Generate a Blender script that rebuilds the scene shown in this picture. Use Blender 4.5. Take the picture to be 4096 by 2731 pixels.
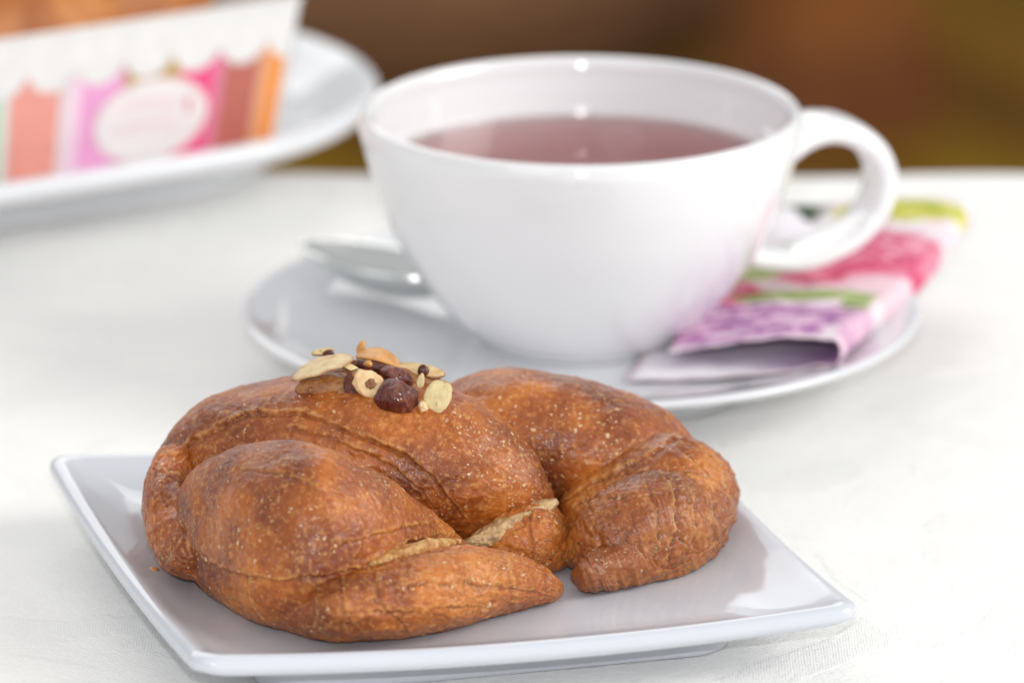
import bpy, bmesh, math, random
import numpy as np
from mathutils import Vector, Matrix

for o in list(bpy.data.objects):
    bpy.data.objects.remove(o)
S = bpy.context.scene
COL = S.collection
CM = 0.01                                   # builders work in centimetres

# ------------------------------------------------------------------ camera
cam = bpy.data.objects.new('camera', bpy.data.cameras.new('camera'))
COL.objects.link(cam)
cam.data.sensor_fit = 'HORIZONTAL'
cam.data.sensor_width = 36.0
cam.data.lens = 244.9
cam.location = (0.0, -1.38, 0.4697)
cam.rotation_euler = (math.radians(90 - 16.584), 0, 0)
cam.data.clip_start = 0.05
cam.data.clip_end = 60
cam.data.dof.use_dof = True
cam.data.dof.focus_distance = 1.435
cam.data.dof.aperture_fstop = 11.5
cam.data.dof.aperture_blades = 0
S.camera = cam

# ------------------------------------------------------------------ light
W = bpy.data.worlds.new('World'); S.world = W
W.use_nodes = True
bg = W.node_tree.nodes['Background']
bg.inputs[0].default_value = (0.98, 0.985, 1.0, 1)
bg.inputs[1].default_value = 0.53

def lamp(name, kind, loc, target, energy, color, size=0.1, size_y=None):
    d = bpy.data.lights.new(name, kind)
    d.energy = energy; d.color = color
    if kind == 'AREA':
        d.shape = 'RECTANGLE'; d.size = size; d.size_y = size_y or size
    else:
        d.shadow_soft_size = size
    o = bpy.data.objects.new(name, d); COL.objects.link(o)
    o.location = loc
    o.rotation_euler = (Vector(target) - Vector(loc)).to_track_quat('-Z', 'Y').to_euler()
    return o

lamp('window_light', 'AREA', (1.9, -0.25, 1.05), (0, 0.1, 0.02), 31, (1.0, 0.99, 0.965), 1.2, 1.2)
lamp('back_window_light', 'AREA', (-0.7, 1.9, 1.5), (0, 0.1, 0.0), 19, (1.0, 0.99, 0.97), 2.4, 1.6)
lamp('front_window_light', 'AREA', (-1.2, -2.2, 1.6), (0, 0.1, 0.03), 8, (0.95, 0.97, 1.0), 1.2, 1.2)
lamp('camera_flash', 'POINT', (0.0, -1.36, 0.56), (0, 0, 0), 28, (0.97, 0.97, 1.0), 0.014)

S.view_settings.view_transform = 'Standard'
S.view_settings.look = 'None'
S.view_settings.exposure = 0.10
S.view_settings.gamma = 1.0
S.cycles.max_bounces = 10

# ------------------------------------------------------------------ noise
_rng = np.random.RandomState(7)
_perm = np.tile(_rng.permutation(512), 3)
_grad = _rng.normal(size=(512, 3)); _grad /= np.linalg.norm(_grad, axis=1)[:, None]
def perlin(p):
    p = np.asarray(p, float); i = np.floor(p).astype(int); f = p - i
    u = f * f * f * (f * (f * 6 - 15) + 10)
    i &= 511
    out = 0
    for dx in (0, 1):
        wx = u[..., 0] if dx else 1 - u[..., 0]
        for dy in (0, 1):
            wy = u[..., 1] if dy else 1 - u[..., 1]
            for dz in (0, 1):
                wz = u[..., 2] if dz else 1 - u[..., 2]
                h = _perm[_perm[_perm[(i[..., 0] + dx) & 511] + ((i[..., 1] + dy) & 511)] + ((i[..., 2] + dz) & 511)]
                g = _grad[h]
                out = out + wx * wy * wz * (g[..., 0] * (f[..., 0] - dx) + g[..., 1] * (f[..., 1] - dy) + g[..., 2] * (f[..., 2] - dz))
    return out * 1.5
def fbm(p, n=3, gain=.5):
    a, t = 1., 0
    for k in range(n):
        t = t + a * perlin(p * 2 ** k + 17.3 * k); a *= gain
    return t
def sstep(a, b, x):
    t = np.clip((x - a) / (b - a), 0, 1); return t * t * (3 - 2 * t)

# ------------------------------------------------------------------ object helpers
def thing(name, label, cat, loc=(0, 0, 0), group=None):
    o = bpy.data.objects.new(name, None); COL.objects.link(o)
    o.empty_display_size = 0.02
    o.location = [c * CM for c in loc]
    o['label'] = label; o['category'] = cat
    if group: o['group'] = group
    return o
def tag(o, label, cat, group=None):
    o['label'] = label; o['category'] = cat
    if group: o['group'] = group
    return o
def obj(name, verts, faces, mat, parent=None, smooth=True, uvs=None, attrs=None):
    """verts in cm (world)"""
    me = bpy.data.meshes.new(name)
    v = np.asarray(verts, float) * CM
    off = np.zeros(3)
    if parent is not None:
        q = parent
        while q is not None:
            off += np.array(q.location); q = q.parent
    me.from_pydata((v - off).tolist(), [], [tuple(int(k) for k in f) for f in faces])
    if uvs is not None:
        lay = me.uv_layers.new(name='UVMap')
        li = np.zeros(len(me.loops), int); me.loops.foreach_get('vertex_index', li)
        lay.data.foreach_set('uv', np.asarray(uvs, float)[li].ravel())
    for k, a in (attrs or {}).items():
        at = me.attributes.new(k, 'FLOAT', 'POINT'); at.data.foreach_set('value', np.asarray(a, float).ravel())
    me.materials.append(mat)
    if smooth:
        me.polygons.foreach_set('use_smooth', [True] * len(me.polygons))
    me.update()
    o = bpy.data.objects.new(name, me); COL.objects.link(o)
    if parent is not None: o.parent = parent
    return o
def grid_faces(n, m, wrap=True):
    i = np.arange(n - 1)[:, None]; j = np.arange(m if wrap else m - 1)[None, :]
    a = i * m + j; b = i * m + (j + 1) % m
    return np.stack([a, b, b + m, a + m], -1).reshape(-1, 4)
def lathe(profile, center, n=96):
    """closed profile list of (r, z) -> verts, faces; r=0 ends are poles"""
    P = np.array(profile, float); th = np.linspace(0, 2 * np.pi, n, endpoint=False)
    V = np.stack([P[:, 0:1] * np.cos(th) + center[0], P[:, 0:1] * np.sin(th) + center[1], np.repeat(P[:, 1:2], n, 1)], -1).reshape(-1, 3)
    return V, grid_faces(len(P), n)
def smooth_profile(pts, k=6):
    P = np.array(pts, float); out = []
    for i in range(len(P) - 1):
        p0, p1, p2, p3 = P[max(i - 1, 0)], P[i], P[i + 1], P[min(i + 2, len(P) - 1)]
        for t in np.linspace(0, 1, k, endpoint=False):
            out.append(.5 * (2 * p1 + (p2 - p0) * t + (2 * p0 - 5 * p1 + 4 * p2 - p3) * t * t + (3 * p1 - p0 - 3 * p2 + p3) * t ** 3))
    out.append(P[-1]); return np.array(out)

# ------------------------------------------------------------------ materials
class Mat:
    def __init__(s, name):
        s.m = bpy.data.materials.new(name); s.m.use_nodes = True
        s.t = s.m.node_tree; s.N = s.t.nodes; s.b = s.N['Principled BSDF']
    def n(s, typ, **kw):
        x = s.N.new(typ)
        for k, v in kw.items():
            if k.startswith('i_'):
                x.inputs[k[2:].replace('_', ' ')].default_value = v
            else: setattr(x, k, v)
        return x
    def l(s, a, b): s.t.links.new(a, b)
    def ramp(s, src, stops):
        r = s.n('ShaderNodeValToRGB'); e = r.color_ramp.elements
        while len(e) < len(stops): e.new(.5)
        for x, (p, c) in zip(e, stops): x.position = p; x.color = (*c, 1) if len(c) == 3 else c
        s.l(src, r.inputs[0]); return r.outputs[0]
    def mix(s, fac, a, b, blend='MIX'):
        x = s.n('ShaderNodeMix', data_type='RGBA', blend_type=blend)
        for v, i in ((fac, 0), (a, 6), (b, 7)):
            if hasattr(v, 'node'): s.l(v, x.inputs[i])
            elif i == 0: x.inputs[0].default_value = v
            else: x.inputs[i].default_value = (*v, 1)
        return x.outputs[2]
    def math(s, op, a, b=0., clamp=False):
        x = s.n('ShaderNodeMath', operation=op, use_clamp=clamp)
        for v, i in ((a, 0), (b, 1)):
            if hasattr(v, 'node'): s.l(v, x.inputs[i])
            else: x.inputs[i].default_value = v
        return x.outputs[0]
    def mapr(s, v, a, b, c=0., d=1.):
        x = s.n('ShaderNodeMapRange', interpolation_type='SMOOTHSTEP'); s.l(v, x.inputs[0])
        for i, q in enumerate((a, b, c, d)): x.inputs[i + 1].default_value = q
        return x.outputs[0]
    def noise(s, vec, scale, detail=3., rough=.5, dist=0.):
        x = s.n('ShaderNodeTexNoise'); x.inputs['Scale'].default_value = scale; x.inputs['Detail'].default_value = detail
        x.inputs['Roughness'].default_value = rough; x.inputs['Distortion'].default_value = dist
        if vec is not None: s.l(vec, x.inputs['Vector'])
        return x.outputs['Fac']
    def coord(s, which='Object', scale=None):
        o = s.n('ShaderNodeTexCoord').outputs[which]
        if scale is not None:
            mp = s.n('ShaderNodeMapping'); s.l(o, mp.inputs[0]); mp.inputs['Scale'].default_value = scale; o = mp.outputs[0]
        return o
    def bump(s, h, strength, dist, prev=None):
        x = s.n('ShaderNodeBump'); x.inputs['Strength'].default_value = strength; x.inputs['Distance'].default_value = dist
        s.l(h, x.inputs['Height'])
        if prev is not None: s.l(prev, x.inputs['Normal'])
        return x.outputs[0]
    def attr(s, name): return s.n('ShaderNodeAttribute', attribute_name=name).outputs['Fac']
    def set(s, **kw):
        for k, v in kw.items():
            i = s.b.inputs[k.replace('_', ' ')]
            if hasattr(v, 'node'): s.l(v, i)
            else: i.default_value = (*v, 1) if isinstance(v, tuple) and len(v) == 3 and i.type == 'RGBA' else v
        return s

def m_porcelain(name, col, coat=.5):
    m = Mat(name); c = m.coord()
    n = m.noise(c, 9, 2)
    m.set(Base_Color=m.mix(m.mapr(n, .3, .7), col, tuple(k * .985 for k in col)), Roughness=.09, IOR=1.5,
          Coat_Weight=coat, Coat_Roughness=.03)
    m.set(Normal=m.bump(m.noise(c, 55, 1), .06, .002))
    return m.m
PORC = m_porcelain('porcelain_cool', (.60, .622, .668), .2)
PORC3 = m_porcelain('porcelain_soft', (.72, .73, .755), .3)
PORC2 = m_porcelain('porcelain_white', (.82, .82, .825), .6)

def m_crust(name, hue=(1, 1, 1), dark=0.0, blister=1.0, gloss=1.0):
    m = Mat(name); c = m.coord(); uv = m.coord('UV')
    big = m.noise(c, 60, 4, .55, .4)
    col = m.ramp(big, [(.30, (.130, .021, .003)), (.43, (.255, .056, .006)), (.56, (.405, .106, .011)), (.68, (.53, .168, .022)), (.80, (.60, .22, .045))])
    mp = m.n('ShaderNodeMapping'); m.l(uv, mp.inputs[0]); mp.inputs['Scale'].default_value = (4.5, 7, 1)
    streak = m.noise(mp.outputs[0], 1.0, 6, .68, .7)
    col = m.mix(m.mapr(streak, .50, .72, 0, .36), col, (.72, .31, .085))
    col = m.mix(m.mapr(streak, .30, .46, .48, 0), col, (.23, .045, .008))
    fine = m.noise(c, 800, 3, .62)
    col = m.mix(m.mapr(fine, .52, .70, 0, .42), col, (.76, .37, .10))
    col = m.mix(m.mapr(fine, .31, .45, .42, 0), col, (.26, .055, .010))
    col = m.mix(m.mapr(m.attr('bake_shade'), 0, 1, 0, .8), col, (.125, .026, .007))  # darker baking plus the crease shade painted into the crust colour
    edge = m.math('MULTIPLY', m.attr('edge'), m.mapr(m.noise(c, 520, 3, .6), .38, .60), True)
    col = m.mix(m.math('MULTIPLY', edge, .62), col, (.76, .40, .12))
    dv = m.n('ShaderNodeVectorMath', operation='ADD'); nz = m.n('ShaderNodeTexNoise'); nz.inputs['Scale'].default_value = 700
    sc = m.n('ShaderNodeVectorMath', operation='SCALE'); m.l(c, nz.inputs['Vector']); m.l(nz.outputs['Color'], sc.inputs[0]); sc.inputs['Scale'].default_value = .0016
    m.l(c, dv.inputs[0]); m.l(sc.outputs[0], dv.inputs[1])
    bm = None
    for scale, r in ((800, .34), (1400, .34), (450, .27)):
        v = m.n('ShaderNodeTexVoronoi'); v.inputs['Scale'].default_value = scale; v.inputs['Randomness'].default_value = 1
        m.l(dv.outputs[0], v.inputs['Vector'])
        sep = m.n('ShaderNodeSeparateColor'); m.l(v.outputs['Color'], sep.inputs[0])
        dens = m.math('MULTIPLY', m.attr('blister'), .62 * blister)
        if scale == 450: dens = m.math('MULTIPLY', dens, .6)
        on = m.math('LESS_THAN', sep.outputs[0], dens)
        rad = m.math('ADD', m.math('MULTIPLY', sep.outputs[1], r * .75), r * .35)
        sh = m.mapr(m.math('DIVIDE', v.outputs['Distance'], rad), 1.15, .55)
        k = m.math('MULTIPLY', on, sh)
        bm = k if bm is None else m.math('MAXIMUM', bm, k)
    col = m.mix(m.math('MULTIPLY', bm, .68), col, (.86, .60, .34))
    if hue != (1, 1, 1): col = m.mix(1.0, col, hue, 'MULTIPLY')
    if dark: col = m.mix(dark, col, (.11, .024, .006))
    rough = m.mapr(m.noise(c, 200, 4), .35, .65, .30, .58)
    m.set(Base_Color=col, Roughness=rough, IOR=1.5, Subsurface_Weight=.04, Subsurface_Radius=(.003, .001, .0005), Subsurface_Scale=1.0,
          Specular_IOR_Level=.42, Coat_Weight=.28 * gloss, Coat_Roughness=.14, Coat_IOR=1.45)
    nb = m.bump(m.noise(c, 260, 5, .62), .5, .0010)
    nb = m.bump(streak, .35, .0008, nb)
    nb = m.bump(fine, .45, .0005, nb)
    nb = m.bump(bm, .7, .0004, nb)
    m.set(Normal=nb)
    m.l(m.bump(m.noise(c, 420, 4, .6), .5, .0007), m.b.inputs['Coat Normal'])
    return m.m
CRUST = m_crust('crust')
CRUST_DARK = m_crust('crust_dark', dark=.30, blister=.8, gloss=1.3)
CRUST_PALE = m_crust('crust_pale', hue=(1.08, 1.02, .95), blister=1.1)

def m_simple(name, c1, c2, scale, rough, bumpd=0., ior=1.5, coat=0., detail=4, lo=.35, hi=.65, sss=0.):
    m = Mat(name); c = m.coord(); n = m.noise(c, scale, detail, .6, .4)
    m.set(Base_Color=m.mix(m.mapr(n, lo, hi), c1, c2), Roughness=rough, Coat_Weight=coat, Coat_Roughness=.1, IOR=ior)
    if sss: m.set(Subsurface_Weight=sss, Subsurface_Radius=(.003, .002, .001))
    if bumpd: m.set(Normal=m.bump(m.noise(c, scale * 1.7, 4, .6), .6, bumpd))
    return m.m
FILLING = m_simple('almond_filling', (.66, .45, .21), (.40, .24, .12), 420, .45, .0012, sss=.2)
CREAM = m_simple('torn_dough', (.66, .41, .15), (.40, .15, .035), 500, .5, .0012)
PASTE = m_simple('nut_paste', (.42, .185, .055), (.25, .085, .022), 300, .4, .0012, coat=.2)
def m_almond(name, c1, c2):
    m = Mat(name); c = m.coord(); mp = m.n('ShaderNodeMapping'); m.l(c, mp.inputs[0]); mp.inputs['Scale'].default_value = (1, 2.5, 2.5)
    n = m.noise(mp.outputs[0], 240, 4, .6, .5); sp = m.noise(c, 520, 3, .6)
    col = m.mix(m.mapr(n, .40, .68), c1, c2)
    col = m.mix(m.mapr(sp, .62, .72, 0, .75), col, (.40, .17, .05))
    e = m.math('MULTIPLY', m.attr('edge'), m.mapr(m.noise(c, 380, 3), .30, .58), True)
    col = m.mix(m.math('MULTIPLY', e, .85), col, (.30, .10, .03))
    m.set(Base_Color=col, Roughness=.45, Subsurface_Weight=.1, Subsurface_Radius=(.003, .002, .001), Normal=m.bump(sp, .5, .0006))
    return m.m
ALMOND = m_almond('almond_flesh', (.70, .53, .27), (.56, .36, .15))
ALMOND_Y = m_almond('almond_flesh_pale', (.76, .64, .33), (.68, .52, .25))
TOASTED = m_simple('almond_toasted', (.50, .20, .05), (.66, .33, .09), 300, .42, .0005)
def m_skin():
    m = Mat('hazelnut_skin'); c = m.coord(); mp = m.n('ShaderNodeMapping'); m.l(c, mp.inputs[0]); mp.inputs['Scale'].default_value = (3, 1, 1)
    n = m.noise(mp.outputs[0], 260, 5, .65, .6); n2 = m.noise(c, 420, 4, .6)
    col = m.ramp(n, [(.32, (.040, .006, .004)), (.5, (.115, .017, .008)), (.66, (.22, .055, .022)), (.8, (.34, .15, .09))])
    m.set(Base_Color=col, Roughness=m.mapr(n2, .35, .65, .22, .55), Coat_Weight=.25, Coat_Roughness=.12, Normal=m.bump(n, .7, .0012, m.bump(n2, .5, .0008)))
    return m.m
SKIN = m_skin()
NUTFLESH = m_simple('hazelnut_flesh', (.80, .60, .34), (.72, .47, .22), 300, .4, .0005, sss=.15)
NUTHOLE = m_simple('hazelnut_hollow', (.24, .09, .035), (.36, .16, .06), 500, .5, .0008)
BURNT = m_simple('burnt_skin', (.05, .010, .006), (.10, .025, .012), 300, .35)

def m_cloth():
    m = Mat('damask_cloth'); c = m.coord()
    # damask: large curling figure where the weave runs the other way, plus thread relief
    fig = m.noise(c, 13, 4, .55, 2.2)
    figm = m.mapr(fig, .47, .53)
    thr = m.n('ShaderNodeTexWave', wave_type='BANDS', bands_direction='DIAGONAL'); thr.inputs['Scale'].default_value = 420; thr.inputs['Distortion'].default_value = 2.0; thr.inputs['Detail'].default_value = 2
    m.l(c, thr.inputs['Vector'])
    thr2 = m.n('ShaderNodeTexWave', wave_type='BANDS', bands_direction='X'); thr2.inputs['Scale'].default_value = 520; thr2.inputs['Distortion'].default_value = 2.5
    m.l(c, thr2.inputs['Vector'])
    t = m.mix(figm, thr.outputs['Color'], thr2.outputs['Color'])
    fz = m.noise(c, 650, 3, .65)
    col = m.mix(m.mapr(fz, .3, .7), (.865, .858, .825), (.895, .888, .86))
    col = m.mix(m.math('MULTIPLY', figm, .6), col, (.84, .836, .81))
    m.set(Base_Color=col, Roughness=.75, Sheen_Weight=.15)
    nb = m.bump(t, .16, .0004); nb = m.bump(figm, .35, .0005, nb)
    nb = m.bump(fz, .5, .0007, nb)
    nb = m.bump(m.noise(c, 35, 3), .35, .004, nb)
    m.set(Normal=nb); return m.m
CLOTH = m_cloth()

# ------------------------------------------------------------------ tablecloth
def build_cloth():
    nx, ny = 150, 190
    x = np.linspace(-75, 75, nx)
    sy = np.concatenate([np.linspace(-95, 33.6, 150), 33.6 + np.linspace(.15, 6.5, 40)])
    X, Sg = np.meshgrid(x, sy)
    edge = 36.3 + .012 * X + .35 * np.sin(X * .33 + 1.0) + .25 * np.sin(X * .71) - .03 * (X + 2) * (X < 12)*0
    R = 1.0
    d = Sg - (edge - R)
    Y = np.where(d < 0, Sg, edge - R + R * np.sin(np.clip(d / R, 0, np.pi / 2)))
    Z = np.where(d < 0, 0, -R * (1 - np.cos(np.clip(d / R, 0, np.pi / 2))) - np.maximum(0, d - R * np.pi / 2) * 4)
    Y = Y + np.where(Z < -1.2, .9 * np.sin(X * .5) * np.minimum(1, (-Z - 1.2) / 8), 0)
    P = np.stack([X, Y, np.zeros_like(X)], -1)
    w = fbm(P * .05, 2) * .22 + perlin(P * np.array([.12, .3, 1])) * .05
    near = np.exp(-(((X + 1) / 16) ** 2 + ((Y - 8) / 22) ** 2) ** 2)
    Z = Z + np.where(d < 0, (w - .12) * (1 - .85 * near) - .03, (w - .12) * (1 - .85 * near) - .03)
    V = np.stack([X, Y, Z], -1).reshape(-1, 3)
    return tag(obj('tablecloth', V, grid_faces(len(sy), nx, False)[:, ::-1], CLOTH), 'white damask tablecloth spread under all the dishes', 'tablecloth')
build_cloth()

# ------------------------------------------------------------------ square plate
def square_ring(h, z, rc, n=24, sag=0.0, bow=0.0):
    """rounded square ring of half size h, corner radius rc"""
    pts = []
    for q in range(4):
        a0 = q * np.pi / 2
        cx, cy = (h - rc) * np.array([[1, 1], [-1, 1], [-1, -1], [1, -1]])[q]
        for a in np.linspace(a0, a0 + np.pi / 2, 9):
            pts.append((cx + rc * np.cos(a), cy + rc * np.sin(a)))
        nx = (h - rc) * np.array([[1, 1], [-1, 1], [-1, -1], [1, -1]])[(q + 1) % 4]
        e0 = np.array([cx + rc * np.cos(a0 + np.pi / 2), cy + rc * np.sin(a0 + np.pi / 2)])
        e1 = np.array([nx[0] + rc * np.cos(a0 + np.pi / 2), nx[1] + rc * np.sin(a0 + np.pi / 2)])
        for t in np.linspace(0, 1, n)[1:-1]: pts.append(tuple(e0 + (e1 - e0) * t))
    P = np.array(pts); m = np.minimum(abs(P[:, 0]), abs(P[:, 1])) / h      # 0 mid-edge, 1 corner
    f = 1 + bow * (1 - m ** 2)
    return np.c_[P * f[:, None], z + sag * (m ** 2 - .6)]
def build_plate():
    t = thing('square_plate', 'white square porcelain plate with raised rim holding the croissant', 'plate', (-1.484, .876, 0))
    prof = [  # half size, z, corner radius, sag
        (0.2, .45, .1, 0), (4.2, .45, .8, 0), (4.65, .42, .9, 0), (4.72, .0, 1.0, 0), (4.95, .0, 1.0, 0), (5.05, .42, 1.0, 0), (5.5, .62, .9, .03),
        (6.2, .86, .7, .1), (6.70, 1.02, .62, .25), (6.86, 1.14, .56, .26), (6.90, 1.26, .52, .26), (6.87, 1.38, .50, .26), (6.78, 1.45, .46, .26), (6.66, 1.46, .42, .26),
        (6.5, 1.40, .4, .25), (6.2, 1.24, .4, .2), (5.8, 1.06, .4, .12), (5.45, .945, .45, .05), (5.1, .895, .5, .01), (4.6, .88, .5, 0), (2.5, .875, .4, 0), (0.2, .875, .1, 0)]
    P = smooth_profile(prof, 4)
    rings = [square_ring(h * 1.011, z, max(rc, .02), 24, sg, .004) for h, z, rc, sg in P]
    m = len(rings[0]); V = np.concatenate(rings); F = grid_faces(len(rings), m).tolist()
    F.append(list(range(m))[::-1]); F.append(list(range((len(rings) - 1) * m, len(rings) * m)))
    a = .277; R = np.array([[np.cos(a), -np.sin(a), 0], [np.sin(a), np.cos(a), 0], [0, 0, 1]])
    lean = np.clip(np.abs(V[:, :2]).max(1) / 6.7, 0, 1) ** 2 * np.clip(V[:, 2] / .9, 0, 1)
    V = V @ R.T + np.array([-1.484, .876, 0])
    V[:, 2] -= .0126 * (V[:, 0] + 1.484) * lean
    obj('dish', V, F, PORC, t)
build_plate()

# ------------------------------------------------------------------ croissant
PIECES = {
  'centre': [(-7.611, 2.6, 1.33, 0.185, 0.4), (-7.299, 2.5, 1.459, 0.693, 1.1), (-6.69, 2.4, 1.831, 1.292, 1.7), (-5.852, 2.3, 2.298, 1.639, 2.0), (-4.926, 2.2, 2.571, 1.701, 2.15), (-3.82, 2.1, 2.699, 1.791, 2.3), (-2.716, 2.0, 2.73, 1.817, 2.35), (-1.705, 1.8, 2.601, 1.724, 2.2), (-0.879, 1.6, 2.473, 1.465, 1.9), (-0.146, 1.4, 2.296, 1.08, 1.5), (0.402, 1.2, 2.121, 0.658, 1.0), (0.749, 1.1, 2.038, 0.274, 0.5), (0.877, 1.1, 2.009, 0.055, 0.1)],
  'flap': [(-6.643, 1.7, 3.094, 0.073, 0.3), (-6.98, 1.4, 2.872, 0.421, 0.9), (-7.139, 0.8, 2.584, 0.511, 1.1), (-7.079, 0.2, 2.3, 0.618, 1.2), (-6.855, -0.4, 2.066, 0.752, 1.3), (-6.601, -0.9, 1.831, 0.795, 1.4), (-6.357, -1.2, 1.589, 0.613, 1.2), (-6.131, -1.3, 1.338, 0.288, 0.7), (-6.015, -1.3, 1.224, 0.072, 0.1)],
  'dome': [(-7.031, -0.5, 2.099, 0.109, 0.4), (-6.899, -0.6, 2.131, 0.597, 1.0), (-6.632, -0.9, 2.229, 1.038, 1.3), (-6.155, -1.5, 2.387, 1.419, 1.5), (-5.491, -2.4, 2.606, 1.713, 1.7), (-4.754, -3.1, 2.723, 1.909, 1.75), (-3.86, -3.4, 2.673, 1.825, 1.75), (-2.984, -3.0, 2.429, 1.493, 1.6), (-2.286, -2.3, 2.104, 1.161, 1.4), (-1.671, -1.5, 1.84, 0.773, 1.0), (-1.182, -0.8, 1.665, 0.325, 0.6), (-0.914, -0.5, 1.604, 0.054, 0.1)],
  'front_horn': [(-5.106, -3.6, 1.321, 0.178, 0.3), (-4.658, -3.75, 1.372, 0.426, 0.9), (-4.119, -4.0, 1.457, 0.602, 1.3), (-3.576, -4.45, 1.6, 0.67, 1.45), (-2.874, -4.301, 1.652, 0.724, 1.45), (-2.085, -4.017, 1.705, 0.778, 1.45), (-1.381, -3.683, 1.732, 0.806, 1.35), (-0.675, -3.183, 1.657, 0.729, 1.15), (0.036, -2.65, 1.478, 0.544, 0.85), (0.572, -2.308, 1.297, 0.358, 0.5), (0.887, -2.07, 1.141, 0.197, 0.3), (1.032, -1.824, 1.011, 0.063, 0.08)],
  'nub': [(-1.424, 0.6, 0.732, 0.091, 0.3), (-0.966, 0.5, 0.91, 0.411, 0.8), (-0.328, 0.5, 1.169, 0.656, 1.1), (0.31, 0.5, 1.389, 0.82, 1.2), (0.783, 0.5, 1.485, 0.784, 1.1), (1.057, 0.6, 1.529, 0.565, 0.8), (1.185, 0.7, 1.554, 0.274, 0.4), (1.222, 0.7, 1.573, 0.046, 0.05)],
  'arm': [(-1.776, 4.0, 2.488, 0.558, 0.8), (-1.079, 4.0, 2.586, 1.19, 1.6), (-0.242, 3.9, 2.617, 1.44, 1.9), (0.687, 3.8, 2.551, 1.44, 2.0), (1.522, 3.7, 2.388, 1.421, 2.0), (2.357, 3.6, 2.176, 1.374, 1.9), (3.101, 3.6, 1.952, 1.17, 1.7), (3.659, 3.6, 1.786, 0.818, 1.2), (3.939, 3.6, 1.699, 0.372, 0.6), (4.032, 3.6, 1.66, 0.056, 0.1)],
  'elbow': [(1.184, 1.6, 1.269, 0.275, 0.5), (1.508, 1.9, 1.412, 0.662, 1.0), (2.155, 2.2, 1.557, 0.967, 1.4), (2.894, 2.4, 1.782, 1.18, 1.7), (3.541, 2.5, 1.799, 1.181, 1.8), (4.098, 2.6, 1.67, 0.961, 1.6), (4.471, 2.7, 1.54, 0.666, 1.1), (4.684, 2.7, 1.492, 0.333, 0.6), (4.768, 2.7, 1.472, 0.055, 0.1)],
  'back_horn': [(1.289, -0.2, 0.999, 0.073, 0.1), (1.423, -0.3, 1.223, 0.408, 0.5), (1.849, -0.2, 1.467, 0.871, 1.0), (2.488, 0.1, 1.617, 1.127, 1.35), (3.225, 0.6, 1.673, 1.139, 1.45), (3.83, 1.1, 1.673, 0.97, 1.3), (4.255, 1.6, 1.645, 0.661, 0.9), (4.518, 1.8, 1.657, 0.294, 0.5), (4.613, 1.9, 1.634, 0.046, 0.1)],
  'horn_tip': [(1.271, -1.174, 1.02, 0.072, 0.1), (1.349, -1.448, 1.16, 0.216, 0.25), (1.609, -1.501, 1.282, 0.342, 0.45), (2.067, -0.9, 1.28, 0.506, 0.7), (2.66, -0.5, 1.414, 0.598, 0.8), (3.306, 0.1, 1.559, 0.454, 0.6), (3.772, 0.6, 1.644, 0.091, 0.2)],
  'filling': [(-1.276, -0.45, 1.588, 0.045, 0.1), (-0.869, -0.32, 1.602, 0.163, 0.4), (-0.507, -0.2, 1.696, 0.227, 0.42), (0.036, -0.02, 1.923, 0.209, 0.4), (0.581, 0.2, 2.138, 0.163, 0.35), (0.945, 0.35, 2.299, 0.045, 0.1)],
  'cream': [(-3.135, -4.25, 2.378, 0.035, 0.1), (-2.695, -4.2, 2.482, 0.115, 0.3), (-2.086, -3.65, 2.495, 0.15, 0.35), (-1.565, -2.85, 2.38, 0.133, 0.35), (-1.038, -1.9, 2.151, 0.045, 0.1)],
}
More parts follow.
